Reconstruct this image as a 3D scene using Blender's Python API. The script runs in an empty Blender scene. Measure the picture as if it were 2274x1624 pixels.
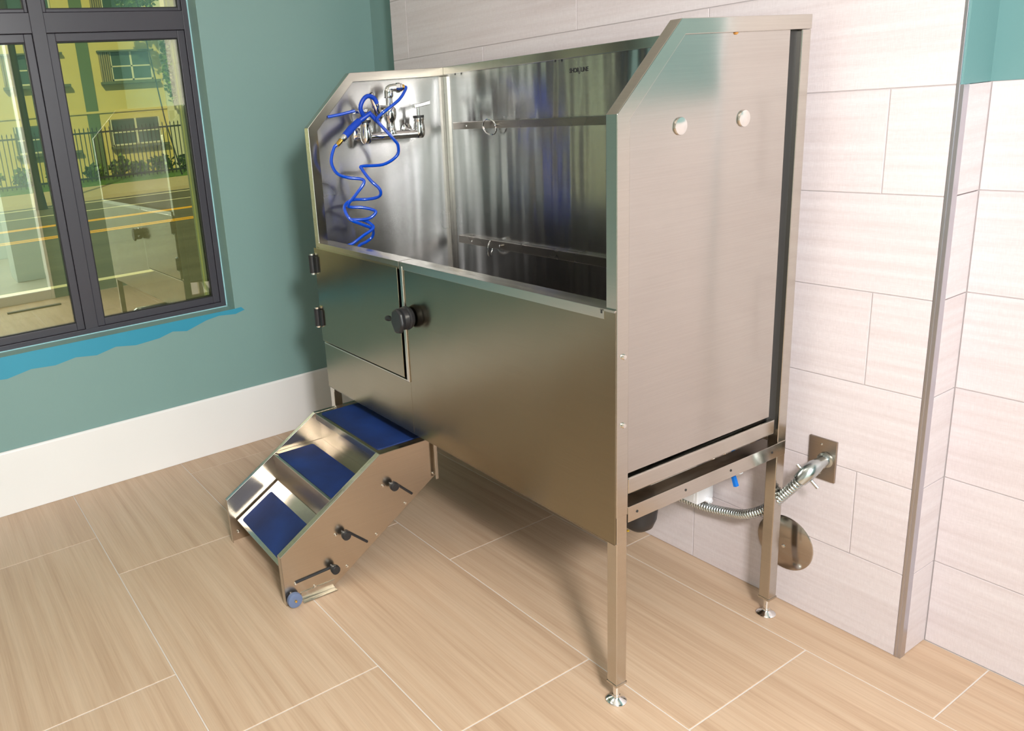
import bpy, bmesh, math, random
from mathutils import Vector, Matrix, Euler
random.seed(7)
SC = bpy.context.scene
COL = SC.collection
# ---------------------------------------------------------------- camera, world, lights, exposure
YAW, PITCH, ROLL = 1.0464, -0.2670, -0.0842
FPX, PX, PY = 1765.6446, 814.5685, 723.4859
CAM = Vector((2.51931, -1.27497, 1.42559))
fw = Vector((-math.sin(YAW) * math.cos(PITCH), math.cos(YAW) * math.cos(PITCH), math.sin(PITCH)))
rt = Vector((math.cos(YAW), math.sin(YAW), 0)); up = rt.cross(fw)
R_ = rt * math.cos(ROLL) + up * math.sin(ROLL); U_ = -rt * math.sin(ROLL) + up * math.cos(ROLL)
cam = bpy.data.cameras.new('camera'); camo = bpy.data.objects.new('camera', cam); COL.objects.link(camo)
camo.matrix_world = Matrix(((R_.x, U_.x, -fw.x, CAM.x), (R_.y, U_.y, -fw.y, CAM.y), (R_.z, U_.z, -fw.z, CAM.z), (0, 0, 0, 1)))
cam.sensor_fit = 'HORIZONTAL'; cam.sensor_width = 36; cam.lens = FPX * 36 / 2274
cam.shift_x = (1137 - PX) / 2274; cam.shift_y = (PY - 812) / 2274
cam.clip_start = 0.05; cam.clip_end = 400
SC.camera = camo
SC.view_settings.view_transform = 'Standard'; SC.view_settings.look = 'None'
SC.view_settings.gamma = 1; SC.view_settings.use_curve_mapping = False
SC.view_settings.exposure = -0.24

W = bpy.data.worlds.new('world'); SC.world = W; W.use_nodes = True
bg = W.node_tree.nodes['Background']; bg.inputs[0].default_value = (0.62, 0.78, 1.0, 1); bg.inputs[1].default_value = 0.75

def light(name, kind, loc, target, energy, size=1, size_y=None, col=(1, 1, 1)):
    l = bpy.data.lights.new(name, kind); o = bpy.data.objects.new(name, l); COL.objects.link(o)
    o.location = loc; l.energy = energy; l.color = col
    if kind == 'AREA':
        l.size = size
        if size_y: l.shape = 'RECTANGLE'; l.size_y = size_y
    if kind == 'SUN': l.angle = math.radians(0.8)
    o.rotation_euler = (Vector(target) - Vector(loc)).to_track_quat('-Z', 'Y').to_euler()
    return o
light('sun', 'SUN', (10, -8, 20), (-25, 12, -14), 5.0, col=(1, 0.95, 0.82))
light('flash_softbox', 'AREA', (3.15, -1.1, 2.05), (0.6, 0.2, 0.8), 100, 0.30, 0.30, (1, 0.97, 0.96))
light('ceiling_panel_light', 'AREA', (2.75, -0.9, 2.86), (2.75, -0.9, 0), 10, 1.0, 0.6, (1, 0.95, 0.94))
light('ceiling_panel_light', 'AREA', (0.3, -1.7, 2.86), (0.3, -1.7, 0), 5, 1.2, 0.6, (1, 0.9, 0.76))
light('hall_fill_light', 'AREA', (5.2, -1.2, 2.86), (5.2, -1.2, 0), 220, 2.2, 2.2, (0.93, 0.98, 1))  # unseen lamp added to brighten the hall for steel and glass reflections

# ---------------------------------------------------------------- helpers
def prop(o, label=None, cat=None, group=None, kind=None):
    if label: o['label'] = label
    if cat: o['category'] = cat
    if group: o['group'] = group
    if kind: o['kind'] = kind
    return o

class MB:
    def __init__(s): s.bm = bmesh.new()
    def quad_box(s, x0, x1, y0, y1, z0, z1, M=None):
        vs = [s.bm.verts.new(v) for v in [(x0,y0,z0),(x1,y0,z0),(x1,y1,z0),(x0,y1,z0),(x0,y0,z1),(x1,y0,z1),(x1,y1,z1),(x0,y1,z1)]]
        if M:
            for v in vs: v.co = M @ v.co
        for f in ((0,3,2,1),(4,5,6,7),(0,1,5,4),(1,2,6,5),(2,3,7,6),(3,0,4,7)): s.bm.faces.new([vs[i] for i in f])
        return s
    box = quad_box
    def prism(s, poly, a0, a1, axis='x'):
        # poly in the two other axes (cyclic order y,z for x; x,z for y; x,y for z)
        def P(u, v, a): return {'x': (a,u,v), 'y': (u,a,v), 'z': (u,v,a)}[axis]
        A = [s.bm.verts.new(P(u, v, a0)) for u, v in poly]; B = [s.bm.verts.new(P(u, v, a1)) for u, v in poly]
        n = len(poly)
        s.bm.faces.new(A); s.bm.faces.new(B[::-1])
        for i in range(n): s.bm.faces.new((A[i], B[i], B[(i+1)%n], A[(i+1)%n]))
        return s
    def loop_sweep(s, rings, close=False, caps=True):
        V = [[s.bm.verts.new(p) for p in r] for r in rings]; n = len(V[0])
        for a, b in zip(V, V[1:]):
            for i in range(n): s.bm.faces.new((a[i], a[(i+1)%n], b[(i+1)%n], b[i]))
        if caps:
            s.bm.faces.new(V[0][::-1]); s.bm.faces.new(V[-1])
        return s
    def tube(s, pts, r, n=10, caps=True):
        pts = [Vector(p) for p in pts]; rr = r if isinstance(r, (list, tuple)) else [r]*len(pts)
        rings = []; prev = None
        for i, p in enumerate(pts):
            t = (pts[min(i+1, len(pts)-1)] - pts[max(i-1, 0)])
            if t.length < 1e-9: t = Vector((0, 0, 1))
            t.normalize()
            if prev is None:
                a = t.orthogonal().normalized()
            else:
                a = prev - t * prev.dot(t)
                a = a.normalized() if a.length > 1e-6 else t.orthogonal().normalized()
            prev = a; b = t.cross(a)
            rings.append([p + (a*math.cos(2*math.pi*k/n) + b*math.sin(2*math.pi*k/n)) * rr[i] for k in range(n)])
        return s.loop_sweep(rings, caps=caps)
    def lathe(s, prof, p, axis, n=24):
        # prof: (radius, distance along axis) list
        p = Vector(p); t = Vector(axis).normalized(); a = t.orthogonal().normalized(); b = t.cross(a)
        rings = [[p + t*h + (a*math.cos(2*math.pi*k/n) + b*math.sin(2*math.pi*k/n))*max(r, 1e-5) for k in range(n)] for r, h in prof]
        return s.loop_sweep(rings)
    def build(s, name, mat, parent=None, bevel=0, smooth=False, seg=2):
        bmesh.ops.recalc_face_normals(s.bm, faces=s.bm.faces)
        me = bpy.data.meshes.new(name); s.bm.to_mesh(me); s.bm.free()
        me.materials.append(mat)
        if smooth:
            me.polygons.foreach_set('use_smooth', [True]*len(me.polygons))
            try: me.set_sharp_from_angle(angle=math.radians(40))
            except Exception: pass
        o = bpy.data.objects.new(name, me); COL.objects.link(o)
        if parent: o.parent = parent
        if bevel:
            m = o.modifiers.new('bevel', 'BEVEL'); m.width = bevel; m.segments = seg; m.limit_method = 'ANGLE'
        return o

def empty(name, loc=(0, 0, 0), rz=0):
    o = bpy.data.objects.new(name, None); COL.objects.link(o); o.location = loc; o.rotation_euler = (0, 0, rz); o.empty_display_size = .1
    return o
def copy_obj(o, parent, loc=None):
    c = o.copy(); COL.objects.link(c); c.parent = parent
    if loc is not None: c.location = loc
    return c
def spline(P, k=8):
    P = [Vector(p) for p in P]; out = []
    for i in range(len(P)-1):
        p0, p1, p2, p3 = P[max(i-1, 0)], P[i], P[i+1], P[min(i+2, len(P)-1)]
        for j in range(k):
            t = j/k
            out.append(0.5*((2*p1) + (p2-p0)*t + (2*p0-5*p1+4*p2-p3)*t*t + (-p0+3*p1-3*p2+p3)*t**3))
    out.append(P[-1]); return out
def srgb(r, g, b):
    f = lambda c: c/12.92 if c <= .04045 else ((c+.055)/1.055)**2.4
    return (f(r/255), f(g/255), f(b/255), 1)

# ---------------------------------------------------------------- materials
class NT:
    def __init__(s, name):
        s.m = bpy.data.materials.new(name); s.m.use_nodes = True; s.t = s.m.node_tree
        s.p = s.t.nodes['Principled BSDF']; s.out = s.t.nodes['Material Output']
    def n(s, kind, **kw):
        nd = s.t.nodes.new(kind)
        for k, v in kw.items():
            if k.startswith('i_'):
                key = k[2:]; key = int(key) if key.isdigit() else key.replace('_', ' ')
                nd.inputs[key].default_value = v
            else: setattr(nd, k, v)
        return nd
    def l(s, a, b): s.t.links.new(a, b)
    def ramp(s, fac, stops, interp='LINEAR'):
        r = s.n('ShaderNodeValToRGB'); r.color_ramp.interpolation = interp
        el = r.color_ramp.elements
        while len(el) < len(stops): el.new(0.5)
        for e, (p, c) in zip(el, stops): e.position = p; e.color = c
        s.l(fac, r.inputs[0]); return r
    def coords(s, scale=(1, 1, 1), rnd=0.0, obj=True, loc=(0, 0, 0)):
        tc = s.n('ShaderNodeTexCoord'); mp = s.n('ShaderNodeMapping'); mp.inputs['Scale'].default_value = scale
        mp.inputs['Location'].default_value = loc
        src = tc.outputs['Object']
        if rnd:
            oi = s.n('ShaderNodeObjectInfo'); cb = s.n('ShaderNodeCombineXYZ'); mu = s.n('ShaderNodeMath', operation='MULTIPLY'); mu.inputs[1].default_value = rnd
            s.l(oi.outputs['Random'], mu.inputs[0])
            for i in range(3): s.l(mu.outputs[0], cb.inputs[i])
            ad = s.n('ShaderNodeVectorMath', operation='ADD'); s.l(src, ad.inputs[0]); s.l(cb.outputs[0], ad.inputs[1]); src = ad.outputs[0]
        s.l(src, mp.inputs[0]); return mp.outputs[0]
    def noise(s, vec, scale=5, detail=3, rough=.5):
        n = s.n('ShaderNodeTexNoise'); n.inputs['Scale'].default_value = scale; n.inputs['Detail'].default_value = detail; n.inputs['Roughness'].default_value = rough
        s.l(vec, n.inputs['Vector']); return n
    def bump(s, h, strength=.2, dist=.01, prev=None):
        b = s.n('ShaderNodeBump'); b.inputs['Strength'].default_value = strength; b.inputs['Distance'].default_value = dist
        s.l(h, b.inputs['Height'])
        if prev: s.l(prev, b.inputs['Normal'])
        s.l(b.outputs[0], s.p.inputs['Normal']); return b.outputs[0]

def plain(name, col, rough=.5, metal=0, **kw):
    t = NT(name); t.p.inputs['Base Color'].default_value = col; t.p.inputs['Roughness'].default_value = rough; t.p.inputs['Metallic'].default_value = metal
    # faint unevenness so that no surface is perfectly uniform
    nz = t.noise(t.coords(), 1.7, 2); mx = t.ramp(nz.outputs[0], [(.3, tuple(c*.97 for c in col[:3])+(1,)), (.7, tuple(min(1, c*1.02) for c in col[:3])+(1,))])
    t.l(mx.outputs[0], t.p.inputs['Base Color'])
    for k, v in kw.items(): t.p.inputs[k.replace('_', ' ')].default_value = v
    return t.m

def steel(name, col=(.56, .53, .49), r0=.17, r1=.21, wave=.12, wsc=(1.6, 1.6, .45), axis='h', spots=False, aniso=.75):
    t = NT(name); p = t.p; p.inputs['Metallic'].default_value = 1
    v = t.coords((1, 1, 1))
    # brushing: very fine lines
    br = t.n('ShaderNodeTexNoise'); br.inputs['Scale'].default_value = 1; br.inputs['Detail'].default_value = 4
    mp = t.coords((6, 6, 420) if axis == 'h' else (420, 420, 6)); t.l(mp, br.inputs['Vector'])
    big = t.noise(v, 1.3, 2); smudge = t.noise(v, 3, 3, .5)
    c = t.ramp(big.outputs[0], [(.25, tuple(x*.96 for x in col)+(1,)), (.75, tuple(min(1, x*1.03) for x in col)+(1,))])
    mix = t.n('ShaderNodeMixRGB', blend_type='MULTIPLY'); mix.inputs[0].default_value = .16
    cr = t.ramp(br.outputs[0], [(.3, (.6, .6, .6, 1)), (.7, (1, 1, 1, 1))])
    t.l(c.outputs[0], mix.inputs[1]); t.l(cr.outputs[0], mix.inputs[2])
    last = mix.outputs[0]
    if spots:   # dried water drops
        vo = t.n('ShaderNodeTexVoronoi'); vo.inputs['Scale'].default_value = 95; t.l(v, vo.inputs['Vector'])
        sp = t.ramp(vo.outputs['Distance'], [(.05, (1, 1, 1, 1)), (.13, (0, 0, 0, 1))])
        nm = t.noise(v, 4, 2); mk = t.ramp(nm.outputs[0], [(.5, (0, 0, 0, 1)), (.62, (1, 1, 1, 1))])
        mm = t.n('ShaderNodeMixRGB', blend_type='MULTIPLY'); mm.inputs[0].default_value = 1; t.l(sp.outputs[0], mm.inputs[1]); t.l(mk.outputs[0], mm.inputs[2])
        m2 = t.n('ShaderNodeMixRGB'); m2.inputs[2].default_value = (.95, .93, .88, 1); t.l(mm.outputs[0], m2.inputs[0]); t.l(last, m2.inputs[1]); last = m2.outputs[0]
    t.l(last, p.inputs['Base Color'])
    mr = t.n('ShaderNodeMapRange'); mr.inputs['To Min'].default_value = r0; mr.inputs['To Max'].default_value = r1; mr.inputs['From Min'].default_value = .3; mr.inputs['From Max'].default_value = .7
    t.l(smudge.outputs[0], mr.inputs[0]); t.l(mr.outputs[0], p.inputs['Roughness'])
    if aniso:
        p.inputs['Anisotropic'].default_value = aniso
        tg = t.n('ShaderNodeTangent', direction_type='RADIAL', axis='Z'); t.l(tg.outputs[0], p.inputs['Tangent'])
        p.inputs['Anisotropic Rotation'].default_value = .25 if axis == 'h' else 0
    if wave:
        wv = t.noise(t.coords(wsc), 1.6, 2); t.bump(wv.outputs[0], wave, .05)
    return t.m

M_steel = steel('brushed_steel')
M_steel_in = steel('brushed_steel_inner', (.60, .595, .59), .24, .28, .22, spots=True, aniso=.96)
M_back = steel('brushed_steel_back', (.58, .58, .58), .14, .19, .13, wsc=(4.5, 4.5, .4), spots=True, aniso=.92)
M_apron = steel('apron_steel_shaded', (.31, .275, .205), .17, .21, .12)  # same steel as the end panels, with shade put into its colour
M_rim = steel('steel_rim', (.58, .545, .49), .17, .22, 0)
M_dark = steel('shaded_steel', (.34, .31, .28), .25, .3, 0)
M_chrome = plain('chrome', (.82, .82, .82, 1), .06, 1)
M_brass = plain('brass', (.85, .52, .12, 1), .16, 1)
M_black = plain('black_rubber', (.016, .016, .018, 1), .38)
M_blackm = plain('black_paint_and_gap_shade', (.02, .02, .02, 1), .5)  # also stands in for shade in the rear channel gap
M_hose = plain('blue_hose', (.0, .06, .50, 1), .16, 0, Coat_Weight=.6)
M_blue = plain('blue_grip', (.0, .045, .42, 1), .4)
M_white_plastic = plain('white_plastic', (.82, .82, .84, 1), .35)
M_frame = plain('window_frame_paint', srgb(64, 62, 70), .38)
M_gasket = plain('gasket_rubber', (.004, .004, .004, 1), .6)
M_grey_wheel = plain('grey_rubber', srgb(96, 110, 140), .5)
M_galv = plain('galvanized_steel', (.52, .56, .56, 1), .22, 1)
M_rivet = plain('rivet_steel', (.8, .78, .74, 1), .15, 1)
M_rust = plain('rust_stain', (.45, .2, .04, 1), .6)
M_grout = plain('grout', srgb(176, 168, 168), .9)
M_grout_floor = plain('floor_grout', srgb(206, 198, 190), .9)
M_white = plain('white_paint', srgb(236, 234, 232), .35)
M_ceiling = plain('ceiling_paint', srgb(226, 224, 218), .9)

# blue nubbly mat
t = NT('blue_mat'); nz = t.noise(t.coords(), 7, 4); c = t.ramp(nz.outputs[0], [(.35, (.001, .012, .075, 1)), (.7, (.004, .03, .16, 1))])
t.l(c.outputs[0], t.p.inputs['Base Color']); t.p.inputs['Roughness'].default_value = .62
vo = t.n('ShaderNodeTexVoronoi'); vo.inputs['Scale'].default_value = 420; t.l(t.coords(), vo.inputs['Vector']); t.bump(vo.outputs['Distance'], .25, .001)
M_mat = t.m

# teal wall paint with roller texture
def teal(name, a, b):
    t = NT(name); nz = t.noise(t.coords(), .9, 2); c = t.ramp(nz.outputs[0], [(.3, a), (.7, b)]); t.l(c.outputs[0], t.p.inputs['Base Color'])
    t.p.inputs['Roughness'].default_value = .42; t.p.inputs['Specular IOR Level'].default_value = .35
    f = t.noise(t.coords(), 180, 2); t.bump(f.outputs[0], .12, .001); return t.m
M_teal = teal('teal_paint', (.20, .325, .305, 1), (.215, .34, .32, 1))
M_teal2 = teal('teal_gloss', (.13, .26, .26, 1), (.14, .275, .27, 1))
M_patch = teal('blue_paint_patch', (.035, .27, .40, 1), (.055, .32, .45, 1))

# wood-look floor tile, grain along X
t = NT('wood_look_tile')
v = t.coords((.3, 9, 1), rnd=37.0); n1 = t.noise(v, 3.4, 6, .62); v2 = t.coords((1.2, 60, 1), rnd=11.0); n2 = t.noise(v2, 3, 4, .6)
c1 = t.ramp(n1.outputs[0], [(.28, srgb(178, 149, 122)), (.48, srgb(191, 163, 136)), (.62, srgb(197, 171, 145)), (.8, srgb(184, 155, 127))])
c2 = t.ramp(n2.outputs[0], [(.3, (.80, .78, .76, 1)), (.62, (1, 1, 1, 1))])
mx = t.n('ShaderNodeMixRGB', blend_type='MULTIPLY'); mx.inputs[0].default_value = .55; t.l(c1.outputs[0], mx.inputs[1]); t.l(c2.outputs[0], mx.inputs[2])
t.l(mx.outputs[0], t.p.inputs['Base Color']); t.p.inputs['Roughness'].default_value = .42
t.bump(n2.outputs[0], .12, .001)
M_floor = t.m

# linen-look wall tile: woven fine relief, pale streaks along X
t = NT('linen_tile')
v = t.coords((.9, .9, 26), rnd=23.0); n1 = t.noise(v, 2.2, 5, .6)
c1 = t.ramp(n1.outputs[0], [(.25, srgb(202, 190, 190)), (.5, srgb(210, 200, 201)), (.75, srgb(216, 208, 209))])
w1 = t.noise(t.coords((60, 60, 700)), 1, 2); w2 = t.noise(t.coords((560, 560, 45)), 1, 2)
cm = t.n('ShaderNodeMath', operation='ADD'); t.l(w1.outputs[0], cm.inputs[0]); t.l(w2.outputs[0], cm.inputs[1])
c2 = t.ramp(cm.outputs[0], [(.42, (.86, .85, .85, 1)), (.62, (1, 1, 1, 1))]); 
hf = t.n('ShaderNodeMath', operation='MULTIPLY'); hf.inputs[1].default_value = .5; t.l(cm.outputs[0], hf.inputs[0]); t.l(hf.outputs[0], c2.inputs[0])
mx = t.n('ShaderNodeMixRGB', blend_type='MULTIPLY'); mx.inputs[0].default_value = .55; t.l(c1.outputs[0], mx.inputs[1]); t.l(c2.outputs[0], mx.inputs[2])
t.l(mx.outputs[0], t.p.inputs['Base Color']); t.p.inputs['Roughness'].default_value = .5; t.bump(cm.outputs[0], .25, .0012)
M_tile = t.m

# window glass: a tinted pane that also mirrors the room
t = NT('tinted_glass'); tr = t.n('ShaderNodeBsdfTransparent'); tr.inputs[0].default_value = (.88, .90, .66, 1)
gl = t.n('ShaderNodeBsdfGlossy'); gl.inputs['Roughness'].default_value = 0.0; gl.inputs[0].default_value = (.92, .97, .93, 1)
lw = t.n('ShaderNodeFresnel'); lw.inputs[0].default_value = 1.45
ad = t.n('ShaderNodeMath', operation='ADD'); ad.inputs[1].default_value = .17; t.l(lw.outputs[0], ad.inputs[0])
ms = t.n('ShaderNodeMixShader'); t.l(ad.outputs[0], ms.inputs[0]); t.l(tr.outputs[0], ms.inputs[1]); t.l(gl.outputs[0], ms.inputs[2]); t.l(ms.outputs[0], t.out.inputs[0])
M_glass = t.m

# exterior
M_yellow = plain('yellow_stucco', (.60, .50, .16, 1), .9)
M_green = plain('green_stucco', (.10, .15, .06, 1), .9)
M_pale = plain('pale_stucco', (.62, .60, .42, 1), .9)
M_shutter = plain('louvre_metal', (.26, .22, .10, 1), .7)
M_paneout = plain('far_window_glass', (.05, .09, .08, 1), .15)
M_sill = plain('grey_sill', (.10, .12, .06, 1), .7)
M_fence = plain('fence_iron', (.01, .016, .012, 1), .6)
t = NT('lawn'); nz = t.noise(t.coords(), 6, 6, .7); c = t.ramp(nz.outputs[0], [(.3, (.01, .05, .004, 1)), (.7, (.10, .26, .03, 1))]); t.l(c.outputs[0], t.p.inputs['Base Color']); M_grass = t.m
t = NT('leaves'); nz = t.noise(t.coords(), 9, 5, .7); c = t.ramp(nz.outputs[0], [(.35, (.02, .07, .008, 1)), (.7, (.26, .40, .06, 1))]); t.l(c.outputs[0], t.p.inputs['Base Color']); M_leaf = t.m
t = NT('asphalt'); nz = t.noise(t.coords((.4, .05, 1)), 6, 5, .6); c = t.ramp(nz.outputs[0], [(.3, (.075, .07, .04, 1)), (.7, (.13, .12, .075, 1))]); t.l(c.outputs[0], t.p.inputs['Base Color']); t.p.inputs['Roughness'].default_value = .9; M_road = t.m
M_side = plain('concrete_walk', (.46, .38, .22, 1), .9)
M_lineY = plain('yellow_road_paint', (.85, .42, .01, 1), .7)
M_lineW = plain('white_road_paint', (.75, .68, .45, 1), .7)
M_trunk = plain('palm_bark', (.03, .03, .012, 1), .9)
M_hallwall = plain('hall_white_paint', (.80, .90, .88, 1), .6)

# ================================================================ THE ROOM
XL, YB, YR, XT, XR = -0.69, 0.6386, 0.759, 1.6995, 3.38
YRL = 0.738
YF, ZC, H = -3.4, 2.9, 0.22875
# ---- floor
fl = MB().box(XL-.12, XR+.12, YF-.1, YR+.1, -.06, -.0012).build('floor', M_grout_floor); prop(fl, kind='structure')
FY0, FTY, FTX, J = 0.0393, .4549, .9026, .0016
off = {1: 1.8495, 0: .6541, -1: .3506, -2: .0396, -3: -.2628, -4: .31, -5: .02, -6: .55, -7: .22, -8: .7}
def cell(x0, x1, y0, y1):
    x0, x1 = max(x0, XL), min(x1, XR); y0, y1 = max(y0, YF), y1
    return (x0, x1, y0, y1) if x1-x0 > .02 and y1-y0 > .02 else None
mesh_cache = {}
def tile_floor(x0, x1, y0, y1):
    k = (round(x1-x0, 3), round(y1-y0, 3)); cx, cy = (x0+x1)/2, (y0+y1)/2
    if k in mesh_cache:
        o = mesh_cache[k].copy(); COL.objects.link(o)
    else:
        hx, hy = (x1-x0)/2-J, (y1-y0)/2-J
        o = MB().box(-hx, hx, -hy, hy, -.008, 0).build('tile', M_floor, fl, bevel=.0008, seg=1); mesh_cache[k] = o
    o.location = (cx, cy, 0)
for r, o0 in off.items():
    y0 = FY0 + r*FTY; y1 = y0 + FTY
    if r == 1: y1 = YR + .0
    n0 = math.floor((XL - o0)/FTX)
    for n in range(n0, n0+7):
        c_ = cell(o0+n*FTX, o0+(n+1)*FTX, y0, y1)
        if c_: tile_floor(*c_)
# ---- back wall: tiled chase between two recesses
wb = MB()
wb.box(-.383, XT, YB+.0014, YR+.12, 0, ZC)                      # chase
wb.box(XL-.12, -.383, YRL, YR+.12, 0, ZC)                       # recess on the left
wb.box(XT, XR+.1, YR+.0014, YR+.12, 0, ZC)                       # recess on the right
wb = wb.build('wall_back', M_grout); prop(wb, kind='structure')
tcache = {}
def wtile(x0, x1, z0, z1, ax='y', pos=YB, name='tile', mat=None):
    g = .0013; w, h = x1-x0-2*g, z1-z0-2*g
    k = (round(w, 3), round(h, 3), ax)
    if k in tcache: o = tcache[k].copy(); COL.objects.link(o)
    else:
        m = MB()
        if ax == 'y': m.box(-w/2, w/2, 0, .0085, -h/2, h/2)
        else: m.box(-.0085, 0, -w/2, w/2, -h/2, h/2)
        o = m.build(name, M_tile, wb, bevel=.0006, seg=1); tcache[k] = o
    o.location = ((x0+x1)/2, pos, (z0+z1)/2) if ax == 'y' else (pos, (x0+x1)/2, (z0+z1)/2)
for r in range(13):
    o0 = 1.11 if r % 2 == 0 else 1.5685
    if r >= 7 and r % 2 == 1: o0 = 1.5615
    z0, z1 = r*H, min((r+1)*H, ZC)
    for n in range(-4, 4):
        a, b = max(o0+n*.915, -.383), min(o0+(n+1)*.915, XT-.004)
        if b-a > .01: wtile(a, b, z0, z1)
    if r < 6:
        wtile(YB+.012, YR, z0, z1, 'x', XT+.0085)               # return of the chase
        o1 = 2.05 if r % 2 else 2.5
        for n in range(-2, 4):
            a, b = max(o1+n*.915, XT+.0085), min(o1+(n+1)*.915, XR)
            if b-a > .01: wtile(a, b, z0, z1, 'y', YR)
# painted zones above and beside the tiles
tp = MB().box(XT, XT+.006, YB+.002, YR, 6*H, ZC).box(XT, XR, YR, YR+.008, 6*H, ZC).build('painted_upper_zone', M_teal2, wb)
prop(tp, 'teal painted upper part')
tp = MB().box(XL, -.383, YRL-.002, YRL, 0, ZC).box(-.3845, -.383, YB+.01, YRL, 0, ZC).build('painted_recess', M_teal, wb)
prop(tp, 'teal painted recess strip')
# aluminium edge trim
tr = MB().box(XT-.004, XT+.002, YB-.0015, YB+.004, 0, ZC).box(XT+.0005, XT+.010, YB+.000, YB+.022, 0, 6*H).build('trim_1', plain('aluminium_trim', (.55, .55, .6, 1), .3, 1), bevel=.0006); prop(tr, kind='structure')
# ---- window wall
WY0, WY1, WZ0, WZ1 = -1.262, -.074, .630, 2.34
wl = MB()
wl.box(XL-.16, XL, YF, WY0, 0, ZC).box(XL-.16, XL, WY1, YR+.1, 0, ZC).box(XL-.16, XL, WY0, WY1, 0, WZ0-.006).box(XL-.16, XL, WY0, WY1, WZ1, ZC)
wl = wl.build('wall_left', M_teal); prop(wl, kind='structure')
# unfinished brush-on patch of a bluer paint under the sill
pts_top = [(-1.40, .628), (-1.262, .627), (-.9, .6275), (-.5, .627), (-.2, .6275), (-.074, .628), (-.045, .630)]
pts_bot = [(-.03, .615), (-.075, .604), (-.15, .612), (-.21, .603), (-.30, .575), (-.36, .586), (-.42, .57), (-.52, .562), (-.60, .574), (-.68, .556), (-.76, .566), (-.84, .552), (-.93, .558), (-1.02, .540), (-1.12, .55), (-1.25, .545), (-1.40, .55)]
pp = MB().prism(pts_top + pts_bot, XL-.001, XL+.0006).build('paint_patch', M_patch, wl); prop(pp, 'bluer unfinished paint strip under the sill')
bb = MB().box(XL, XL+.012, YF, YRL, 0, .2525).prism([(XL, .2525), (XL+.012, .2525), (XL+.006, .258), (XL, .258)], YF, YRL, 'y').build('baseboard_left', M_white, bevel=.002); prop(bb, kind='structure')
# ---- window unit
XF = -.783
wroot = empty('window_1', (XF, -.66, WZ0)); prop(wroot, kind='structure')
def at0(o): o.matrix_parent_inverse = wroot.matrix_basis.inverted() if False else Matrix.Translation(-Vector(wroot.location)); return o
def frame_ring(y0, y1, z0, z1, w, x0, x1):
    m = MB(); m.box(x0, x1, y0, y0+w, z0, z1); m.box(x0, x1, y1-w, y1, z0, z1); m.box(x0, x1, y0+w, y1-w, z0, z0+w); m.box(x0, x1, y0+w, y1-w, z1-w, z1); return m
FY = (-1.257, -.070); FZ = (.617, 2.335)
at0(frame_ring(FY[0], FY[1], FZ[0], FZ[1], .030, XF-.06, XF).build('outer_frame', M_frame, wroot, bevel=.0015))
at0(MB().box(XF-.06, XF+.002, -.6865, -.6365, FZ[0]+.03, FZ[1]-.03).build('mullion', M_frame, wroot, bevel=.0015))
at0(MB().box(XF-.06, XF, FY[0]+.03, -.6865, 1.790, 1.862).box(XF-.06, XF, -.6365, FY[1]-.03, 1.790, 1.862).build('transom', M_frame, wroot, bevel=.0015))
for (a, b) in ((FY[0]+.031, -.6875), (-.6355, FY[1]-.031)):
    for (c, d) in ((FZ[0]+.031, 1.789), (1.863, FZ[1]-.031)):
        w = .030 if c < 1 else .012
        s = at0(frame_ring(a, b, c, d, w, XF-.05, XF-.006).build('sash', M_frame, wroot, bevel=.002))
        g = at0(frame_ring(a+w-.001, b-w+.001, c+w-.001, d-w+.001, .0045, XF-.04, XF-.010).build('gasket', M_gasket, wroot))
        gp = MB().box(XF-.019, XF-.016, a+w, b-w, c+w, d-w).build('pane', M_glass, wroot); at0(gp)
sl = MB().box(XF-.05, XL-.002, WY0, WY1, .600, WZ0-.0055).build('window_sill', M_teal, wroot); at0(sl)
ej = MB().box(-.915, XF-.06, WY1-.052, WY1+.05, .50, 2.5).box(-1.02, XF-.06, WY0-.05, WY1-.052, .50, .600).box(-.90, -.88, WY1-.058, WY1-.052, .6, 2.5).build('outer_jamb', plain('pale_jamb_paint', (.80, .80, .62, 1), .8), wroot); at0(ej)
ck = MB().box(XF-.002, XF+.004, WY0, WY1, WZ0-.009, WZ0-.002).box(XF-.002, XF+.004, WY1-.0045, WY1, WZ0, WZ1).build('caulk_bead', plain('pale_caulk', (.35, .62, .66, 1), .4), wroot); at0(ck)
# ---- remaining shell (out of frame, seen in the steel and the glass)
c_ = MB().box(XL-.16, XR+3.2, YF-.1, YR+.12, ZC, ZC+.1).build('ceiling', M_ceiling); prop(c_, kind='structure')
c_ = MB().box(XL-.16, XR+3.2, YF-.12, YF, 0, ZC).build('wall_front', M_ceiling); prop(c_, kind='structure')
wr = MB().box(XR, XR+.12, -.158, YR+.1, 0, ZC).box(XR, XR+.12, YF, -2.7, 0, ZC).box(XR, XR+.12, -2.7, -.158, 2.45, ZC).build('wall_right', M_teal2); prop(wr, kind='structure')
tb = MB().box(XR-.015, XR+.13, -.175, -.150, 0, 2.45).box(XR-.01, XR+.13, -2.7, -.175, 0, .085).build('trim_2', M_white, bevel=.003); prop(tb, kind='structure')
tb = MB().box(3.02, 3.06, -.60, -.165, 0, .012).build('trim_3', M_frame, bevel=.002); prop(tb, kind='structure')
hf = MB().box(XR+.12, XR+3.2, YF, YR+.1, -.06, -.002).build('hall_floor', plain('hall_tile', (.55, .52, .44, 1), .3)); prop(hf, kind='structure')
hw = MB().box(XR+3.1, XR+3.2, YF, YR+.1, 0, ZC).box(XR+.12, XR+3.2, YR, YR+.1, 0, ZC).box(4.55, 4.98, -.30, -.03, 0, ZC).build('hall_wall', M_hallwall); prop(hw, kind='structure')

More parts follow.
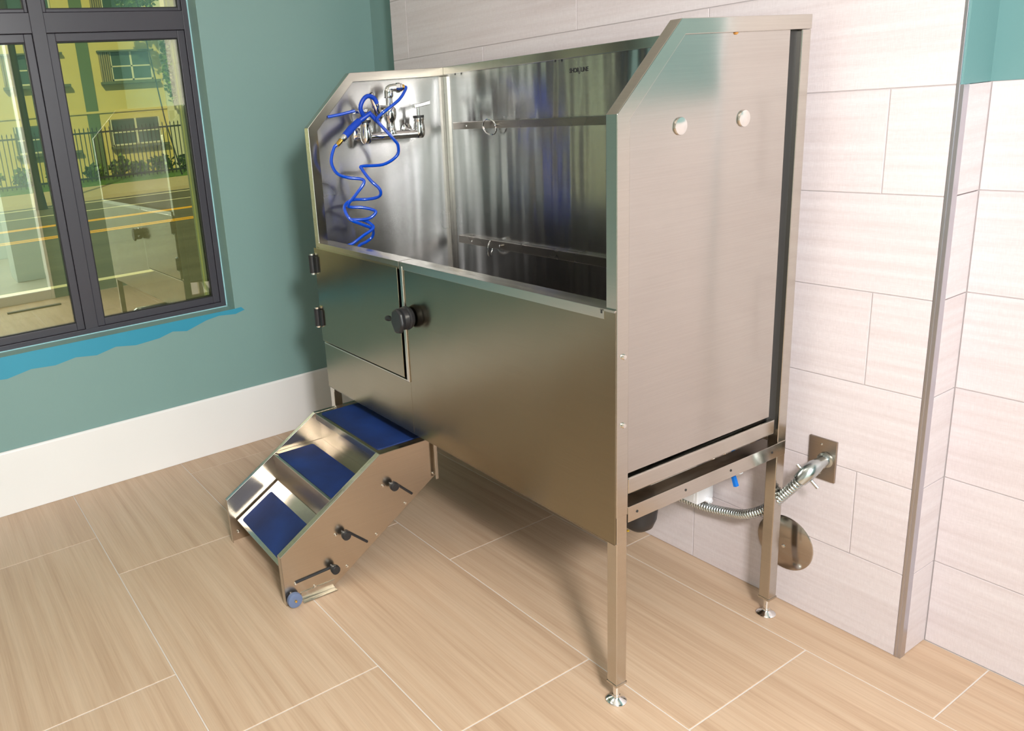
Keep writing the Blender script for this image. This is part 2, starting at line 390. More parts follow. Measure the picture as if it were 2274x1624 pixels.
# ================================================================ DOG WASH TUB
L, D, HT, H1, D1, HR, HB, WL = 1.411, .6047, 1.5455, 1.3739, .1789, .9813, .4331, .0297
RZ = -.0258
tub = empty('dog_wash_tub', (0, 0, 0), RZ)
prop(tub, 'large stainless steel raised dog washing tub with tall splash walls on four legs', 'tub')
def end_panel(x0, x1, inside):
    # skin
    sk0, sk1 = (x0+.008, x0+.011) if inside == '+' else (x1-.011, x1-.008)
    poly = [(.03, .595), (.03, H1-.012), (D1+.016, HT-.024), (.537, HT-.024), (.537, .595)]
    return poly, sk0, sk1
for side in ('left', 'right'):
    x0, x1 = (0, WL) if side == 'left' else (L-WL, L)
    poly = [(.03, .597), (.03, H1-.012), (D1+.016, HT-.024), (.537 if side == 'right' else .586, HT-.024), (.537 if side == 'right' else .586, .597)]
    xs = (.009, .012) if side == 'left' else (L-.009, L-.006)
    sp = MB().prism(poly, xs[0], xs[1]).build('end_panel', M_steel_in if side == 'left' else M_steel, tub)
    if side == 'right':
        MB().prism(poly, L-.022, L-.019).build('inner_liner', M_steel_in, tub)
        for y in (.1856, .3879):
            MB().lathe([(.0, .0), (.0175, .0), (.0185, .002), (.0175, .0045), (.010, .0055), (.0, .0058)], (L-.006, y, 1.3363), (1, 0, 0), 28).build('snap_cap', M_rivet, sp, smooth=True)
        MB().lathe([(0, 0), (.005, 0), (.0045, .003), (0, .0035)], (L-.006, .352, HT-.031), (1, 0, 0), 12).build('rust_spot', M_rust, sp)
    # channel rim that wraps the front post, the slope and the top
    a = math.atan2(HT-H1, D1); t_ = .031
    ay = t_*math.tan((math.pi/2-a)/2); by = t_*math.tan(a/2)
    rim = MB().prism([(0, .5), (0, H1), (D1, HT), (D+.001, HT), (D+.001, HT-.031), (D1+by*.9, HT-.031), (.0355, H1-ay*.6-.004), (.0355, .5)], x0, x1)
    rim.build('channel_rim', M_rim, tub, bevel=.0013)
    # mitre seams
    # legs
    for y0, ztop in ((.0012, .52), (.572, 1.514)):
        xa, xb = (x0+.0005, x1-.0005)
        lg = MB().box(xa, xb, y0, y0+.0325, .0567, ztop).build('leg', M_rim, tub, bevel=.0016)
        cx, cy = (xa+xb)/2, y0+.015
        MB().box(xa-.0012, xb+.0012, y0-.0012, y0+.0337, .052, .0575).build('end_plug', M_rim, lg)
        MB().lathe([(0, .001), (.024, .001), (.0245, .004), (.020, .008), (.0105, .012), (.0085, .015), (.0085, .019), (.0075, .019), (.0075, .052), (0, .052)], (cx, cy, 0), (0, 0, 1), 28).build('levelling_foot', M_chrome, lg, smooth=True)
    # lower angle bar between the legs
    xo = L if side == 'right' else 0; s = -1 if side == 'right' else 1
    A, B = sorted((xo, xo+s*.003)); A2, B2 = sorted((xo, xo+s*.040))
    A += .0012 if side == 'right' else -.0012; B += .0012 if side == 'right' else -.0012
    br = MB().box(A, B, .0355, .602, .4795, .5175).box(A2, B2, .034, .57, .5145, .5175).build('angle_bar', M_rim, tub, bevel=.0006)
    if side == 'right':
        for y in (.0637, .2255, .3878, .5480):
            MB().lathe([(0, 0), (.0032, 0), (.0032, .0008), (0, .0008)], (L+.0012, y, .499), (1, 0, 0), 12).build('bolt_hole', M_blackm, br)
        for z in (.8756, .7197):
            MB().lathe([(0, 0), (.0065, 0), (.0065, .002), (.0045, .0055), (0, .006)], (L, .0192, z), (1, 0, 0), 14).build('screw', M_rivet, tub, smooth=True)
        MB().box(L-.020, L-.0015, .0375, .5565, .5475, .5865).build('basin_lip', M_rim, tub, bevel=.003)
# black sheet standing in for shade in the open channel at the rear post
MB().box(L-.020, L-.012, .538, .5735, .55, 1.514).build('channel_gap_shade', M_blackm, tub)
# front apron with door opening
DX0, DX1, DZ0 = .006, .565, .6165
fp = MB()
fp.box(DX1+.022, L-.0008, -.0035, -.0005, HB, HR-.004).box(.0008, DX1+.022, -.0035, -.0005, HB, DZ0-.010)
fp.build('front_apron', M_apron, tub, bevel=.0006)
MB().box(.0008, L, -.0035, .012, HB, HB+.003).build('apron_hem', M_rim, tub)
MB().box(DX1+.0075, DX1+.0215, -.0075, -.0005, DZ0-.012, HR-.014).box(DX0, DX1+.0215, -.0065, -.0005, DZ0-.012, DZ0-.0065).build('door_surround', M_rim, tub, bevel=.0015)
MB().box(.0008, DX1+.022, .003, .006, .60, HR-.03).build('door_backing', M_blackm, tub)
# front top rim (right of the door seam)
def toprim(xa, xb, name, parent):
    return MB().prism([(-.0055, HR-.024), (-.0055, HR-.0015), (.044, HR), (.044, HR-.030), (.041, HR-.030), (.041, HR-.004), (-.0025, HR-.005), (-.0025, HR-.024)], xa, xb).build(name, M_rim, parent, bevel=.0005)
toprim(DX1+.006, L-WL-.0005, 'front_rim', tub)
MB().box(L-WL-.012, L-.001, -.0055, -.0005, HR-.006, HR-.001).build('rim_end_tab', M_rim, tub)
MB().box(L-WL-.0095, L-WL-.0055, -.0062, -.004, HR-.012, HR-.005).build('notch', M_blackm, tub)
# door
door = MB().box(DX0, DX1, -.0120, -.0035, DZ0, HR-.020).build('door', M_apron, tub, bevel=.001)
toprim(WL+.0005, DX1+.002, 'door_rim', door)
for z0 in (.6725, .8700):
    MB().tube([(-.004, -.019, z0), (-.004, -.019, z0+.064)], .0115, 18).box(-.004, .030, -.019, -.0125, z0+.004, z0+.060).build('hinge', M_black, door, smooth=True)
    MB().lathe([(0, 0), (.0085, 0), (.0085, .068+.008), (0, .076)], (-.002, -.019, z0-.006), (0, 0, 1), 16).build('hinge_pin', M_chrome, door, smooth=True)
lt = MB().lathe([(0, 0), (.030, 0), (.034, .006), (.036, .014), (.031, .018), (.034, .021), (.033, .034), (.022, .041), (0, .043)], (.614, -.0075, .818), (0, -1, 0), 22).build('latch_knob', M_black, door, smooth=True)
MB().prism([(.584, .806), (.592, .842), (.616, .854), (.640, .840), (.648, .806), (.632, .780), (.604, .776)], -.058, -.044, 'y').build('latch_grip', M_black, lt, bevel=.006, seg=3)
MB().lathe([(0, -.016), (.0085, -.012), (.0085, .0), (.006, .004), (.006, .03), (0, .03)], (.548, -.040, .808), (.9, 0, .1), 14).build('latch_pin', M_black, lt, smooth=True)
# back splash
bp_ = MB().box(.0125, L-.02, .586, .589, .58, HT-.026).build('back_panel', M_back, tub)
MB().box(WL, L-WL, .572, D, HT-.027, HT).build('back_rim', M_rim, tub, bevel=.0013)
MB().box(.0125, .0185, .574, .586, .60, HT-.028).box(.0185, .0215, .580, .586, .60, HT-.028).build('corner_flange', M_rim, tub, bevel=.0008)
for x in (.10, .62): MB().box(x, x+.006, .5715, .5735, HT-.033, HT-.027).build('slot', M_blackm, bp_)
for z0, z1 in ((1.3215, 1.3465), (.900, .929)):
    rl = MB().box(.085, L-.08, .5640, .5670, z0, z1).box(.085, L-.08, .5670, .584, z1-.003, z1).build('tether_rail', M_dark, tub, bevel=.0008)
    MB().lathe([(0, 0), (.004, 0), (.0035, .002), (0, .0025)], (.171, .564, (z0+z1)/2-.001), (0, -1, 0), 12).build('rivet', M_rivet, rl)
    zc = (z0+z1)/2
    if z0 > 1:
        c0 = Vector((.312, .555, zc-.007)); ax = Vector((1, 0, 0)).cross(Vector((0, -.25, 1))).normalized(); u1 = Vector((1, .25, 0)).normalized(); u2 = Vector((0, -.25, 1)).normalized()
    else:
        c0 = Vector((.292, .552, zc-.013)); u1 = Vector((.55, -.8, .0)).normalized(); u2 = Vector((0.1, 0, 1)).normalized()
    ring = [c0 + (u1*math.cos(q) + u2*math.sin(q))*.0275 for q in [2*math.pi*i/36 for i in range(37)]]
    MB().tube(ring, .0027, 8, caps=False).build('tether_ring', M_chrome, rl, smooth=True)
    MB().lathe([(0, 0), (.005, 0), (.005, .008), (0, .009)], (.342, .564, zc), (0, -1, 0), 10).build('ring_eye', M_rivet, rl)
# maker's lettering on the back splash
cu = bpy.data.curves.new('lettering', 'FONT'); cu.body = 'SHOR  LINE'; cu.size = .0185; cu.extrude = .0003; cu.offset = .0006; cu.space_character = .93
tmp = bpy.data.objects.new('tmp', cu); COL.objects.link(tmp)
dg = bpy.context.evaluated_depsgraph_get(); me = bpy.data.meshes.new_from_object(tmp.evaluated_get(dg)); bpy.data.objects.remove(tmp)
xs = [v.co.x for v in me.vertices]; ys = [v.co.y for v in me.vertices]; sx = .078/(max(xs)-min(xs)); sz = .0135/(max(ys)-min(ys))
for v in me.vertices:
    x, y, z = v.co; v.co = (.669+(x-min(xs))*sx, .5857-z, 1.4765+y*sz)
me.materials.clear(); me.materials.append(M_blackm)
lo = bpy.data.objects.new('lettering', me); COL.objects.link(lo); lo.parent = bp_
MB().tube(spline([(.7062, .5857, 1.4775), (.7075, .5857, 1.4730), (.7098, .5857, 1.4712), (.7122, .5857, 1.4740), (.7130, .5857, 1.4800), (.7130, .5857, 1.4900)], 5), .0008, 6).build('logo_swoosh', M_blackm, bp_)
# basin under the opening and the drain
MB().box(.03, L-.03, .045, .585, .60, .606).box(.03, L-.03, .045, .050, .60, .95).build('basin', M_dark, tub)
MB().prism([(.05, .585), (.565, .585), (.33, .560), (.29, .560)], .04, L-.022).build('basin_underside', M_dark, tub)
dr = MB().lathe([(0, 0), (.020, .004), (.038, .018), (.047, .042), (.050, .07), (.050, .10), (.03, .11), (.028, .23), (0, .23)], (1.205, .30, .272), (0, 0, 1), 26).build('drain_trap', M_black, tub, smooth=True)
for x in (1.165, 1.185, 1.24): MB().tube([(x-.06, .26, .36), (x-.06, .26, .555)], .006, 8).build('drain_pipe', M_black, tub, smooth=True)
MB().tube(spline([(1.14, .29, .285), (1.165, .285, .262), (1.19, .28, .270)], 5), .003, 8).build('yellow_cable', plain('yellow_cable', (.7, .45, .03, 1), .5), tub, smooth=True)
# rear cross bar under the tub
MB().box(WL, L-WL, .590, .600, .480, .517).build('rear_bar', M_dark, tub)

# ================================================================ FAUCET
fc = empty('wall_faucet', (0, 0, 0), RZ); prop(fc, 'chrome two-valve wall faucet mounted high on the left splash wall', 'faucet')
XM = .062; ZM = 1.326
def F(mb, name, mat=M_chrome, parent=fc, **kw): return mb.build(name, mat, parent, smooth=True, **kw)
F(MB().tube([(XM, .195, ZM), (XM, .438, ZM-.006)], .0150, 18), 'manifold')
for y in (.205, .405):
    F(MB().lathe([(0, 0), (.024, 0), (.023, .004), (.013, .009), (.0105, .012), (.0105, .05), (0, .05)], (.0125, y, 1.335), (1, 0, -.15), 22), 'wall_flange')
valves = []
for y, lv in ((.207, -1), (.430, 1)):
    v_ = F(MB().lathe([(0, -.020), (.014, -.020), (.020, -.010), (.0215, .006), (.020, .022), (.0175, .038), (.0195, .042), (.0195, .050), (.016, .052), (0, .052)], (XM, y, ZM-.002), (0, 0, 1), 22), 'valve')
    F(MB().lathe([(0, 0), (.0205, 0), (.0205, .008), (0, .008)], (XM, y, ZM+.049), (0, 0, 1), 22), 'bonnet_ring', M_blackm, v_)
    F(MB().tube([(XM, y, ZM+.055), (XM, y, ZM+.090)], .0065, 12), 'stem', M_chrome, v_)
    yc = y-.012
    if lv > 0: MB().prism([(yc-.008, ZM+.083), (yc-.008, ZM+.097), (yc+.018, ZM+.099), (yc+.062, ZM+.106), (yc+.062, ZM+.092), (yc+.018, ZM+.086)], XM-.008, XM+.008).build('lever', M_chrome, v_, bevel=.002)
    else: MB().prism([(yc+.022, ZM+.083), (yc+.022, ZM+.095), (yc-.006, ZM+.095), (yc-.030, ZM+.090), (yc-.030, ZM+.082)], XM-.008, XM+.008).build('lever', M_chrome, v_, bevel=.002)
F(MB().lathe([(0, 0), (.020, 0), (.021, .012), (.017, .02), (.0155, .028), (.0155, .044), (.0205, .052), (.024, .07), (.023, .086), (.017, .094), (.0125, .098), (.0125, .125), (.017, .130), (.0175, .150), (.012, .160), (0, .162)], (XM, .310, ZM), (0, 0, 1), 24), 'riser')
F(MB().tube(spline([(XM, .310, ZM+.140), (XM+.002, .312, ZM+.155), (XM+.008, .325, ZM+.159), (XM+.016, .340, ZM+.158)], 5), .0135, 14), 'elbow')
F(MB().lathe([(0, 0), (.0165, 0), (.017, .004), (.017, .014), (.0135, .017), (.0135, .022), (0, .022)], (XM+.014, .334, ZM+.158), (.45, 1, 0), 8), 'hex_nut')
F(MB().tube([(XM, .300, ZM+.094), (XM+.01, .245, ZM+.096)], .0085, 12), 'cross_arm')
F(MB().tube([(XM+.012, .262, ZM+.062), (XM+.022, .240, ZM+.105), (XM+.026, .222, ZM+.145)], [.014, .0145, .008], 12), 'sprayer_cradle')

# ================================================================ HOSE + SPRAYER
hs = empty('spray_hose', (0, 0, 0), RZ); prop(hs, 'coiled blue spray hose with blue trigger sprayer hanging from the faucet', 'hose')
HP = [(.085, .3555, 1.483), (.095, .3638, 1.4806), (.12, .3195, 1.4452), (.13, .2625, 1.4154), (.12, .2342, 1.3956), (.11, .2291, 1.3788), (.115, .2557, 1.3445), (.12, .2847, 1.3096), (.12, .2991, 1.2873), (.11, .2973, 1.253), (.1, .2443, 1.2279), (.085, .1697, 1.2298), (.09, .1633, 1.2203), (.12, .1772, 1.1807), (.135, .2007, 1.151), (.13, .2071, 1.1292), (.11, .1988, 1.1175), (.085, .1695, 1.114), (.075, .1269, 1.1176), (.085, .0913, 1.1088), (.105, .0735, 1.0916), (.125, .0805, 1.0599), (.13, .1154, 1.0392), (.12, .1621, 1.0176), (.1, .1833, 1.0033), (.08, .19, .9789), (.075, .1664, .9626), (.08, .1355, .9558), (.1, .1039, .9414), (.12, .0553, .9655), (.13, .0798, .9744), (.135, .1218, .9967), (.13, .1669, 1.0155), (.11, .169, 1.03), (.09, .1492, 1.0441), (.08, .1094, 1.05), (.1, .1438, 1.0473), (.115, .1681, 1.0517), (.12, .1885, 1.068), (.11, .1816, 1.0777), (.09, .1507, 1.0886), (.075, .1138, 1.0936), (.08, .1028, 1.1047), (.11, .1231, 1.1408), (.12, .1499, 1.1747), (.11, .1462, 1.1884), (.09, .1062, 1.1975), (.085, .0668, 1.2166), (.09, .0466, 1.2568), (.1, .0557, 1.3018), (.105, .0667, 1.312)]
MB().tube(spline(HP, 6), .0056, 10).build('coiled_tube', M_hose, hs, smooth=True)
F(MB().tube([(XM+.022, .346, 1.484), (.085, .360, 1.4835)], .0105, 12), 'hose_fitting', M_brass, hs)
F(MB().tube([(.104, .066, 1.309), (.102, .078, 1.319), (.100, .088, 1.327)], [.007, .0085, .0085], 12), 'hose_fitting', M_brass, hs)
F(MB().tube([(.100, .086, 1.325), (.098, .094, 1.331), (.096, .104, 1.338)], [.010, .0125, .0115], 14), 'coupling', M_chrome, hs)
F(MB().tube([(.096, .102, 1.336), (.085, .135, 1.358), (.076, .175, 1.382)], [.0125, .0135, .0125], 14), 'sprayer_grip', M_blue, hs)
F(MB().tube(spline([(.086, .190, 1.398), (.092, .176, 1.425), (.096, .187, 1.452), (.096, .208, 1.463), (.096, .230, 1.454), (.096, .240, 1.436)], 6), [.0078]*31, 12), 'trigger_loop', M_blue, hs)
F(MB().tube([(.080, .180, 1.385), (.094, .210, 1.405), (.094, .240, 1.375)], [.010, .010, .008], 12), 'sprayer_body', M_blue, hs)
F(MB().tube([(.030, .080, 1.405), (.050, .120, 1.410), (.072, .165, 1.418)], .0052, 10), 'short_tube', M_hose, hs)

# ================================================================ STEP STOOL
st = empty('step_stool', (0, 0, 0), RZ); prop(st, 'stainless steel three-step pet stool with blue treads, standing before the tub', 'step stool')
A_ = [(-.483, .0), (-.485, .165), (-.1215, .391), (.083, .391), (.080, .262), (-.303, .018), (-.330, .0)]
M_st = steel('stool_steel', (.58, .51, .43), .2, .26, .1, aniso=.4)
XSL, XSR = .096, .5655
for k, (x0, x1) in enumerate(((XSL, XSL+.0025), (XSR-.0025, XSR))):
    sp = MB().prism(A_, x0, x1).build('side_panel', M_st, st, bevel=.0005)
    # turned-in flange along front, slope and top
    xa, xb = (XSL, XSL+.016) if k == 0 else (XSR-.022, XSR)
    fl_ = MB()
    def strip(p, q, w=.0025):
        d = Vector((0, q[0]-p[0], q[1]-p[1])).normalized(); n = Vector((0, -d.z, d.y))*w
        vs = []
        for X in (xa, xb):
            for P, o in ((p, 0), (q, 0), (q, 1), (p, 1)): vs.append(fl_.bm.verts.new((X, P[0]-(n.y if not o else 0)*0+o*(-n.y), P[1]+o*(-n.z))))
        for f in ((0,1,2,3), (7,6,5,4), (0,4,5,1), (1,5,6,2), (2,6,7,3), (3,7,4,0)): fl_.bm.faces.new([vs[i] for i in f])
    strip(A_[0], A_[1]); strip(A_[1], A_[2]); strip(A_[2], A_[3])
    fl_.build('edge_flange', M_rim, sp, bevel=.0006)
# treads: top, middle level; bottom one folded down parallel to the slope
def tread(yf, zf_, yr, zr, xa, xb, ma, mb_, lip=.024, name='tread'):
    d = Vector((yr-yf, zr-zf_)); Ln = d.length; ang = math.atan2(d.y, d.x)
    Mx = Matrix.Translation((0, yf, zf_)) @ Matrix.Rotation(ang, 4, 'X')
    m = MB(); m.box(xa, xb, 0, Ln, -.003, 0, Mx); m.box(xa, xb, 0, .003, -lip, -.003, Mx); m.box(xa, xb, Ln-.003, Ln, -lip, -.003, Mx)
    o = m.build(name, M_rim, st, bevel=.0006)
    w = MB(); 
    P = []
    r = .010; x0, x1, y0, y1 = ma[0], ma[1], mb_[0]*Ln, mb_[1]*Ln
    for cx, cy, a0 in ((x1-r, y1-r, 0), (x0+r, y1-r, 90), (x0+r, y0+r, 180), (x1-r, y0+r, 270)):
        for j in range(5):
            q = math.radians(a0+j*22.5); P.append((cx+r*math.cos(q), cy+r*math.sin(q)))
    w.prism(P, 0, .0022, 'z')
    for v in w.bm.verts: v.co = Mx @ v.co
    w.build('mat', M_mat, o)
    return o
tread(-.121, .3895, .078, .3895, XSL+.017, XSR-.023, (.130, .530), (.07, .93))
tread(-.2955, .2825, -.100, .2825, XSL+.004, XSR-.004, (.125, .545), (.05, .76))
tread(-.4565, .0775, -.290, .1780, XSL+.012, XSR-.012, (.130, .537), (.07, .78), lip=.012)
# risers / cross webs
MB().box(XSL+.003, XSR-.003, -.100, -.097, .262, .355).build('riser', M_st, st)
MB().box(XSL+.003, XSR-.003, -.289, -.286, .15, .262).build('riser', M_st, st)
# fasteners, knobs and rods on the right side
def xk(nm, mb, mat=M_black, **kw): return mb.build(nm, mat, st, smooth=True, **kw)
for (ky, kz), (ey, ez), stud in (((-.0869, .2787), (-.0168, .2244), (-.1196, .2845)), ((-.2689, .1723), (-.1925, .1149), (-.2982, .1767)), ((-.3168, .0729), (-.446, .0688), None)):
    dy = .010; K_ = xk('clamp_knob', MB().lathe([(0, 0), (.006, 0), (.006, .010), (.0125, .012), (.0145, .018), (.0145, .028), (.012, .031), (0, .031)], (XSR, ky-.004, kz+.003), (1, 0, 0), 18))
    xk('slot', MB().tube([(XSR+.0012, ky+.006, kz+.006 if ez < kz-.02 else kz+.002), (XSR+.0012, ey, ez)], .0042, 8))
for y, z in ((-.1196, .2845), (-.2982, .1767), (.0702, .2684), (-.043, .198), (-.1568, .1274), (-.2694, .0562), (-.446, .0640), (-.385, .0319)):
    xk('screw', MB().lathe([(0, 0), (.0048, 0), (.004, .0035), (0, .0045)], (XSR, y, z), (1, 0, 0), 12), M_rivet)
MB().box(XSR, XSR+.0025, -.433, -.318, .0035, .030).box(XSR, XSR+.020, -.433, -.318, .001, .0035).build('foot_bracket', M_rim, st, bevel=.0008)
wh = xk('wheel', MB().lathe([(0, 0), (.015, 0), (.0225, .003), (.0235, .006), (.0235, .014), (.0225, .017), (.015, .019), (.006, .0175), (0, .0175)], (XSR+.006, -.4610, .0236), (1, 0, 0), 26), M_grey_wheel)
MB().lathe([(0, 0), (.004, 0), (.0035, .005), (0, .006)], (XSR+.0235, -.461, .0236), (1, 0, 0), 12).build('axle', M_brass, wh, smooth=True)
xk('caster_boss', MB().lathe([(0, 0), (.012, 0), (.012, .006), (0, .006)], (XSR, -.461, .030), (1, 0, 0), 16))
xk('screw', MB().lathe([(0, 0), (.0055, 0), (.0045, .005), (0, .006)], (XSL+.003, -.455, .030), (1, 0, 0), 12), M_rivet)
MB().box(XSR+.0, XSR+.016, .078, .0805, .255, .372).box(XSR+.0135, XSR+.016, .070, .080, .252, .372).build('hook_bracket', M_rim, st, bevel=.0005)

# ================================================================ WALL FITTINGS BELOW THE TUB
g = YB
oc = MB().box(1.4500, 1.5205, g-.006, g, .408, .5215).build('outlet_cover', steel('plate_steel', (.40, .34, .29), .3, .4, 0, aniso=0), bevel=.0015)
prop(oc, 'brushed steel rectangular cover plate on the tiled wall, conduit plugged in', 'outlet cover')
for z in (.505, .424): MB().lathe([(0, 0), (.0032, 0), (.0025, .0015), (0, .002)], (1.482, g-.006, z), (0, -1, 0), 10).build('screw', M_rivet, oc)
cd = empty('flexible_conduit', (1.49, g, .45)); prop(cd, 'ribbed grey metal conduit looping from wall plate to behind the tub leg', 'conduit')
def W_(o): o.matrix_parent_inverse = Matrix.Translation(-Vector(o.parent.location)); return o
path = spline([(1.4965, g-.075, .4570), (1.470, g-.085, .4150), (1.4404, g-.080, .3758), (1.405, g-.078, .328), (1.3757, g-.075, .2965), (1.34, g-.07, .270), (1.3043, g-.06, .2490), (1.25, g-.045, .228), (1.1828, g-.035, .2090), (1.12, g-.025, .199), (1.06, g-.025, .200), (1.00, g-.03, .228)], 1)
fine = []; P_ = spline(path, 110)
ln = 0; acc = [0]
for a, b in zip(P_, P_[1:]): ln += (b-a).length; acc.append(ln)
rr = [.0088 + .0052*abs(math.sin(math.pi*s/.0098))**.6 for s in acc]
W_(MB().tube(P_, rr, 14).build('ribbed_tube', M_galv, cd))
W_(MB().lathe([(0, 0), (.020, 0), (.020, .006), (.0145, .008), (.0145, .030), (.0165, .032), (.0165, .046), (0, .048)], (1.4955, g-.006, .4665), (.02, -1, -.08), 20).build('connector', M_galv, cd, smooth=True))
W_(MB().tube([(1.4975, g-.042, .4660), (1.4985, g-.062, .4640), (1.492, g-.082, .4500), (1.480, g-.090, .4300)], [.0155, .0185, .0195, .017], 16).build('clamp_body', M_galv, cd, smooth=True))
W_(MB().tube([(1.468, g-.085, .468), (1.518, g-.075, .418)], .0042, 8).build('clamp_screw', M_galv, cd, smooth=True))
# round cover
rc = MB().lathe([(0, 0), (.0790, 0), (.0790, .0015), (.0765, .0035), (0, .0042)], (1.4000, g, .1830), (0, -1, 0), 48).build('round_cover_plate', steel('disc_steel', (.47, .42, .37), .12, .2, 0, aniso=0), smooth=True)
prop(rc, 'round polished steel cover plate low on the tiled wall behind the leg', 'cover plate')
MB().lathe([(0, 0), (.0055, 0), (.004, .003), (0, .004)], (1.3985, g-.004, .1720), (0, -1, 0), 12).build('screw', M_rivet, rc, smooth=True)
# white box
bx = MB().box(.975, 1.1745, g-.073, g, .2268, .352).build('control_box', M_white_plastic, bevel=.003); prop(bx, 'white plastic electrical box on the wall under the tub', 'electrical box')
MB().box(.985, 1.1645, g-.0745, g-.073, .2368, .342).build('lid', M_white_plastic, bx, bevel=.001)
MB().lathe([(0, 0), (.010, 0), (.010, .012), (.006, .012), (.006, .016), (0, .016)], (1.1745, g-.03, .233), (1, 0, -.1), 14).build('cable_gland', M_white_plastic, bx, smooth=True)
# stop valve
sv = empty('stop_valve', (1.31, g, .40)); prop(sv, 'small pipe stop valve with blue lever on the wall under the tub', 'valve')
W_(MB().tube([(1.245, g, .352), (1.250, g-.06, .365)], .008, 10).tube([(1.235, g-.06, .355), (1.290, g-.07, .392)], [.011, .013], 12).build('valve_body', M_chrome, sv, smooth=True))
W_(MB().tube([(1.285, g-.072, .372), (1.312, g-.085, .393)], [.010, .010], 10).build('white_nut', M_white_plastic, sv, smooth=True))
W_(MB().prism([(1.322, .398), (1.329, .398), (1.339, .372), (1.331, .370)], .500, .512, 'y').box(1.319, 1.326, .502, .508, .398, .50).build('blue_lever', plain('blue_lever', (.0, .16, .62, 1), .3), sv))
W_(MB().tube([(1.300, g-.08, .385), (1.323, .505, .400)], .005, 8).tube([(1.25, g-.06, .36), (1.25, g-.06, .56)], .008, 10).tube([(1.23, g-.07, .36), (1.21, g-.09, .48), (1.24, g-.1, .56)], .011, 10).build('supply_pipe', M_chrome, sv, smooth=True))

# ================================================================ OUTSIDE THE WINDOW
ZG = -.15
rd = MB().box(-17.0, -1.2, -30, 40, ZG-.2, ZG).build('road', M_road); prop(rd, kind='structure')
for nm, x0, x1, m in (('yellow_stripe', -12.70, -12.42, M_lineY), ('yellow_stripe', -10.98, -10.86, M_lineY), ('yellow_stripe', -10.78, -10.66, M_lineY), ('white_stripe', -6.43, -6.30, M_lineW), ('white_stripe', -16.55, -16.42, M_lineW), ('white_stripe', -14.6, -14.52, M_lineW)):
    y0, y1 = (-30, 40)
    if x0 == -6.43: y0, y1 = (-4.0, 1.13)
    MB().box(x0, x1, y0, y1, ZG, ZG+.004).build(nm, m, rd)
sw = MB().box(-20.7, -17.0, -30, 40, ZG-.2, ZG+.08).build('sidewalk', M_side); prop(sw, kind='structure')
gr = MB().box(-24.93, -20.7, -30, 40, ZG-.2, ZG+.10).build('lawn', M_grass); prop(gr, 'strip of mown grass between the sidewalk and the yellow building', 'grass', kind='stuff')
# building
bd = empty('apartment_building', (-25, 5, ZG)); prop(bd, 'yellow stucco apartment building with green bands seen through the window', 'building')
def B_(o): o.matrix_parent_inverse = Matrix.Translation(-Vector(bd.location)); return o
B_(MB().box(-30, -25.0, -12, 7.52, ZG, 11).build('wall', M_yellow, bd))
B_(MB().box(-30, -24.90, 7.52, 8.0, ZG, 11).build('corner_pier', M_pale, bd))
B_(MB().box(-29, -25.2, 8.0, 20, ZG, 11).build('side_wing', M_yellow, bd))
B_(MB().box(-25.0, -24.96, -12, 7.52, 1.95, 2.02).build('string_course', M_yellow, bd))
for y in (4.85, .85, -3.15): B_(MB().box(-25.02, -24.97, y, y+.38, ZG, 11).build('green_band', M_green, bd))
for y0, y1 in ((5.51, 7.20), (2.55, 4.28), (-1.5, .3)):
    for z0, z1, sh in ((2.93, 3.83, True), (.87, 1.72, False), (5.07, 5.95, True)):
        wv = B_(MB().box(-25.02, -24.99, y0, y1, z0, z1).build('window', M_sill, bd))
        ya = y0+.36 if sh else y0+.04
        C_ = lambda o: o
        ym = (ya+y1)/2; zm = (z0+z1)/2
        for a, b in ((ya+.03, ym-.03), (ym+.03, y1-.05)):
            for c, d in ((z0+.05, zm-.02), (zm+.02, z1-.04)):
                C_(MB().box(-25.0, -24.975, a, b, c, d).build('pane', M_paneout, wv))
        C_(MB().box(-25.0, -24.965, ya, ya+.03, z0, z1).box(-25.0, -24.965, ym-.03, ym+.03, z0, z1).box(-25.0, -24.965, y1-.05, y1, z0, z1).box(-25.0, -24.965, ya, y1, z0, z0+.05).box(-25.0, -24.965, ya, y1, zm-.02, zm+.02).build('glazing_bars', M_pale, wv))
        if sh:
            for i in range(5): C_(MB().box(-25.0, -24.93, y0+i*.07, y0+i*.07+.045, z0-.02, z1).build('shutter_slat', M_shutter, wv))
        C_(MB().box(-25.0, -24.80, y0-.05, y1+.2, z0-.10, z0-.02).build('sill', M_sill, wv))
        C_(MB().box(-25.0, -24.85, y0-.05, y1+.1, z1, z1+.05).build('hood', M_sill, wv)) if sh else None
# fence
fn = empty('iron_fence', (-22.5, 4, ZG)); prop(fn, 'black iron picket fence in front of the yellow building', 'fence')
tops = lambda y: 1.36+.016*(y-3.7)
def N_(o): o.matrix_parent_inverse = Matrix.Translation(-Vector(fn.location)); return o
N_(MB().box(-22.52, -22.48, -6, 14, 1.34, 1.39).build('rail', M_fence, fn)); N_(MB().box(-22.52, -22.48, -6, 14, .02, .07).build('rail', M_fence, fn))
pk = None
for i in range(130):
    y = -4 + i*.125
    if pk is None:
        pk = MB().box(-.012, .012, -.012, .012, 0, 1.60).tube([(0, 0, 1.58), (0, 0, 1.62), (0, 0, 1.68)], [.012, .022, .002], 6).build('picket', M_fence, fn); q = pk
    else:
        q = pk.copy(); COL.objects.link(q)
    q.location = (0, y-4, 0)
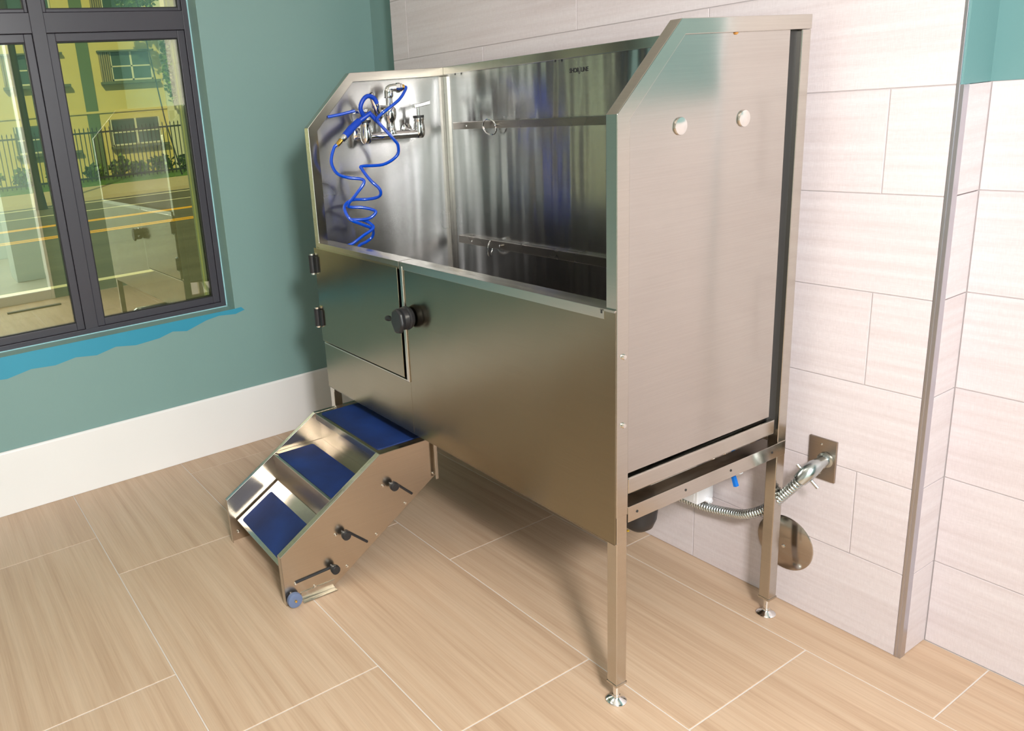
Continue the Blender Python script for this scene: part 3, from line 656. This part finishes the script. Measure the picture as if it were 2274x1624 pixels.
# shrubs along the fence
def shrub(name, label, cx, cy, z0, r, n, cat='shrub', mat=M_leaf, group=None, sy=1.2, sz=.9):
    m = MB(); rnd = random.Random(int(cx*10+cy*77))
    for i in range(n):
        a, b = rnd.uniform(0, 2*math.pi), rnd.uniform(-1, 1); q = r*rnd.uniform(.55, 1)
        c = Vector((cx+q*math.cos(a)*math.sqrt(1-b*b), cy+q*math.sin(a)*math.sqrt(1-b*b)*sy, z0+r*sz+q*b*sz)); s = rnd.uniform(.07, .14)
        d1 = Vector((rnd.uniform(-1, 1), rnd.uniform(-1, 1), rnd.uniform(-.4, 1))).normalized()*s*1.6; d2 = d1.orthogonal().normalized()*s*.6
        vs = [m.bm.verts.new(p) for p in (c, c+d1*.5+d2, c+d1, c+d1*.5-d2)]
        m.bm.faces.new(vs)
    o = m.build(name, mat); prop(o, label, cat, group); return o
SH = [(7.5, .28, 'nearest to the pale corner pier'), (6.6, .30, 'second from the pale corner pier'), (5.85, .22, 'smallest, below the right half of the lower window'), (5.25, .33, 'at the green band, below the lower window'), (4.45, .24, 'just left of the green band'), (3.4, .30, 'beside the window mullion, left of the green band'), (2.4, .3, 'in the left pane, right of the tree trunk'), (1.3, .4, 'in the left pane, left of the tree trunk')]
for y, r, where in SH:
    shrub('low_shrub', 'low green shrub behind the iron fence, ' + where, -23.4, y, ZG+.08, r, 170, group='low shrubs behind the iron fence')
shrub('leafy_tree', 'leafy green tree crown in front of the upper windows outside', -23.5, 6.55, 4.75, .55, 420, 'tree')
vine = shrub('climbing_vine', 'green climbing vine on the pale corner pier of the building', -24.55, 7.66, 2.05, .30, 240, 'vine', sy=.75, sz=4.2)
# palm trunk and guy wire
pt_ = MB().lathe([(0, 0), (.13, 0), (.085, .5), (.075, 3), (.07, 6), (0, 6)], (-16.2, 1.60, ZG), (0, 0, 1), 12).build('tree_trunk', M_trunk, smooth=True); prop(pt_, 'dark slender tree trunk standing beyond the street, seen in the left pane', 'tree')
gw_ = MB().tube([(-21, 5.72, 5.8), (-21, 5.93, 3.741), (-21, 6.142, 1.528), (-21, 6.423, ZG+.09)], .022, 6).build('guy_wire', M_fence); prop(gw_, 'slanting dark guy wire outside in front of the fence', 'cable')
